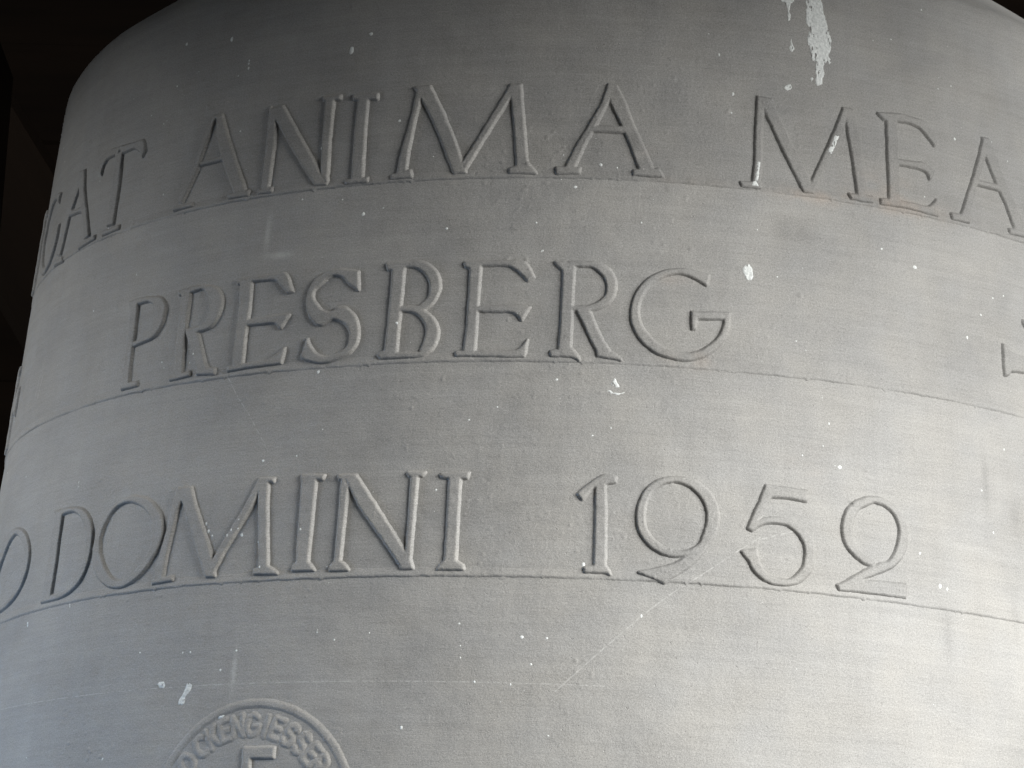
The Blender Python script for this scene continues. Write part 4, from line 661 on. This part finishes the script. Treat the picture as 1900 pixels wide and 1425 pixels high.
def mono(X, Y, k):
    x, y = X - bx, Y - bz
    d = poly_sd(x, y, np.array([(-9.5, -2.6), (-9.5, 2.6), (8.6, 2.6), (8.6, -2.6)]))
    d = np.minimum(d, poly_sd(x, y, np.array([(-9.2, -30), (-9.2, 2), (-5.2, 2), (-5.2, -30)])))
    d = np.minimum(d, poly_sd(x, y, np.array([(-9.2, -16), (-9.2, -12), (9.2, -12), (9.2, -16)])))
    return np.minimum(d, poly_sd(x, y, np.array([(-9.2, -31), (-9.2, -27), (9.2, -27), (9.2, -31)])))


relief("monogram", mono, ((bx - 13) / kS, (bx + 13) / kS, bz - 35, bz + 6), BRONZE, seal, depth=1.3, wall=1.2, step=0.5, seed=80)


# ------------------------------------------------------------------ bird lime: thin crusts on the wall and letters
def letter_height(a, z):
    """what the crust lies on: the wall, or a letter face"""
    H = np.zeros(a.shape)
    for ch, line, ribs in LET:
        q = np.array([s for _, st in ribs for s in st], float)
        if q[:, [0, 2]].min() - 4 > a.max() or q[:, [0, 2]].max() + 4 < a.min():
            continue
        if q[:, [1, 3]].min() - 4 > z.max() or q[:, [1, 3]].max() + 4 < z.min():
            continue
        k = float(radius(q[:, 1].mean())) / 360
        d = shape_sd(a * k, z, ribs, k)
        H = np.maximum(H, 1.65 * np.clip(1 - d / 1.15, 0, 1))
    return H


def crust(ribs_list, seed, step=0.35, ragged=1.1, thick=0.22, parent=None):
    q = np.array([s for st in ribs_list for s in st], float)
    a0, a1 = q[:, [0, 2]].min() - 2, q[:, [0, 2]].max() + 2
    z0, z1 = q[:, [1, 3]].min() - 2, q[:, [1, 3]].max() + 2
    A, Zz = np.meshgrid(np.linspace(a0, a1, max(6, int((a1 - a0) / step))), np.linspace(z0, z1, max(6, int((z1 - z0) / step))))
    nz, na = A.shape
    k = float(radius(z0)) / 360
    D = shape_sd(A * k, Zz, [('c', st) for st in ribs_list], k)
    D = D + ragged * (0.55 * fbm(A / 2.2 + seed, Zz / 4.5, 3) + 0.5 * np.clip(fbm(A / 1.2 + 4 * seed, Zz / 5.5 + 8, 3), -0.2, 2))
    H = thick * np.clip(-D / 0.6, -0.5, 1) * (1 + 0.5 * fbm(A / 1.1, Zz / 1.1, 2)) + 0.02
    V = pos(A, Zz, H + skin(A, Zz) + letter_height(A, Zz)).reshape(-1, 3)
    idx = np.arange(na * nz).reshape(nz, na)
    hole = fbm(A / 0.9 + seed, Zz / 2.2 + 3, 3) + 0.10 * np.clip(-D, 0, 4)
    keep = (D < 0.05) & (hole > -0.85 if ragged > 0.5 else D < 9)
    kf = keep[:-1, :-1] & keep[1:, :-1] & keep[:-1, 1:] & keep[1:, 1:]
    F = np.stack([idx[:-1, :-1], idx[:-1, 1:], idx[1:, 1:], idx[1:, :-1]], -1)[kf]
    if not len(F):
        return
    used = np.unique(F)
    rem = np.full(na * nz, -1)
    rem[used] = np.arange(len(used))
    mesh_np("bird_dropping", V[used], rem[F], LIME, bell)


for i, (kind, rl) in enumerate(MARK['D']):
    crust(rl, 3.1 * i + 1, step=0.25 if kind == 'big' else 0.2, ragged=1.6 if kind == 'big' else (1.0 if kind == 'run' else 0.55),
          thick=0.25)


def flake(a, z, r, rnd):
    """small domed splash with an uneven rim"""
    n = 9
    ang = np.linspace(0, 2 * math.pi, n, endpoint=False)
    rr = r * (0.85 + 0.35 * np.array([rnd.random() for _ in range(n)]))
    el = rnd.uniform(0.9, 1.35)
    A = np.concatenate([[a], a + 0.62 * rr * np.cos(ang) / el, a + rr * np.cos(ang) / el])
    Zz = np.concatenate([[z], z + 0.62 * rr * np.sin(ang) * el, z + rr * np.sin(ang) * el])
    b = float(letter_height(np.array([a]), np.array([z]))[0])
    H = np.concatenate([[0.30], np.full(n, 0.24), np.full(n, -0.03)]) * min(1, 0.35 + r / 3) + b
    V = pos(A, Zz, H + skin(A, Zz))
    F = []
    for i in range(n):
        j = (i + 1) % n
        F.append((0, 1 + i, 1 + j, 1 + j))
        F.append((1 + i, 1 + n + i, 1 + n + j, 1 + j))
    tri = [(0, 1 + i, 1 + (i + 1) % n) for i in range(n)]
    quad = [(1 + i, 1 + n + i, 1 + n + (i + 1) % n, 1 + (i + 1) % n) for i in range(n)]
    return V, tri, quad


rnd = random.Random(5)
small_v, small_f = [], []
extra = [(rnd.uniform(-470, 250), rnd.uniform(-320, 110), abs(rnd.gauss(0, 0.22)) + 0.14) for _ in range(80)]
for a, z, r in [tuple(s) for s in MARK['sp']] + extra:
    V, tri, quad = flake(a, z, r, rnd)
    fs = tri + quad
    if r > 0.95:
        me = bpy.data.meshes.new("lime_spot")
        me.from_pydata(V.tolist(), [], fs)
        me.materials.append(LIME)
        for p in me.polygons:
            p.use_smooth = True
        link(bpy.data.objects.new("lime_spot", me), bell)
    else:
        o0 = len(small_v)
        small_v += V.tolist()
        small_f += [tuple(i + o0 for i in f) for f in fs]
me = bpy.data.meshes.new("lime_specks")
me.from_pydata(small_v, [], small_f)
me.materials.append(LIME)
for p in me.polygons:
    p.use_smooth = True
o = link(bpy.data.objects.new("lime_specks", me), bell)
o["kind"] = "stuff"


# ------------------------------------------------------------------ timber of the belfry behind and above, with beams added for shade
def beam(name, p0, p1, wdt, dep, mat, parent, roll=0.0, seed=1):
    p0, p1 = Vector(p0), Vector(p1)
    d = p1 - p0
    L = d.length
    r = random.Random(seed)
    n = 10
    V, F = [], []
    ch = 0.008
    for i in range(n + 1):
        x = L * i / n
        jw, jd = r.uniform(-.003, .003), r.uniform(-.003, .003)
        hw, hd = wdt / 2, dep / 2
        for (u, v) in ((hw - ch, hd), (hw, hd - ch), (hw, -hd + ch), (hw - ch, -hd), (-hw + ch, -hd), (-hw, -hd + ch), (-hw, hd - ch), (-hw + ch, hd)):
            V.append((x, u + jw, v + jd))
    for i in range(n):
        for k in range(8):
            a, b = i * 8 + k, i * 8 + (k + 1) % 8
            F.append((a, b, b + 8, a + 8))
    F.append(tuple(range(7, -1, -1)))
    F.append(tuple(n * 8 + k for k in range(8)))
    me = bpy.data.meshes.new(name)
    me.from_pydata(V, [], F)
    me.materials.append(mat)
    o = link(bpy.data.objects.new(name, me), parent)
    o.location = p0
    o.rotation_euler = (d.to_track_quat('X', 'Z').to_matrix() @ Matrix.Rotation(roll, 3, 'X')).to_euler()
    return o


frame = bpy.data.objects.new("frame_and_shade_beams", None)
link(frame)
frame["label"] = "dark oak brace, post and headstock, with unseen beams added to shade the bell top"
frame["category"] = "bell frame"
FB = BZ + 0.20
HB = 0.22
beam("beam", (-1.6, -0.62, FB + HB / 2 - .045), (0.80, -0.62, FB + HB / 2 - .045), 0.26, HB, WOODX, frame, seed=2)  # this and the next two beams: out of view, added to shade the bell top
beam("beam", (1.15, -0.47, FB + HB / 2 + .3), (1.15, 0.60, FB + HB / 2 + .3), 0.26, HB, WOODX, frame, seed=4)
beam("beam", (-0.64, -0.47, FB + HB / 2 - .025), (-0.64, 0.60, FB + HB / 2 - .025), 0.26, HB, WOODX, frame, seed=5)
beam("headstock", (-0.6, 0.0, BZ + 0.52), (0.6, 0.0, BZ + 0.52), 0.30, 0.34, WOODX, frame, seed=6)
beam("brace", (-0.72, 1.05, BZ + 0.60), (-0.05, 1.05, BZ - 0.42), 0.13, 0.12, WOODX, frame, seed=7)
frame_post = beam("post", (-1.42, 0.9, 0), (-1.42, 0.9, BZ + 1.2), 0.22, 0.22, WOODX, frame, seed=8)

wall = bpy.data.objects.new("belfry_wall", None)
link(wall)
wall["label"] = "dark plank wall of the belfry in shade behind the bell"
wall["category"] = "wall"
z = 0.0
i = 0
while z < 6.0:
    wd = rnd.uniform(0.17, 0.24)
    yj = 3.3 + rnd.uniform(-.006, .006)
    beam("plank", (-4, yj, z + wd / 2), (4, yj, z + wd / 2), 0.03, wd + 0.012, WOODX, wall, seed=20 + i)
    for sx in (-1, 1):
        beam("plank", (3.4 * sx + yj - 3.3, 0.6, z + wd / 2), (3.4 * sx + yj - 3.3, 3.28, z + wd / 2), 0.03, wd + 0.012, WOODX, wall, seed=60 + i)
    z += wd
    i += 1

# floor of the chamber
me = bpy.data.meshes.new("floor")
me.from_pydata([(-4, -4, 0), (4, -4, 0), (4, 3.4, 0), (-4, 3.4, 0)], [], [(0, 1, 2, 3)])
me.materials.append(WOOD)
o = link(bpy.data.objects.new("floor", me))
o["kind"] = "structure"
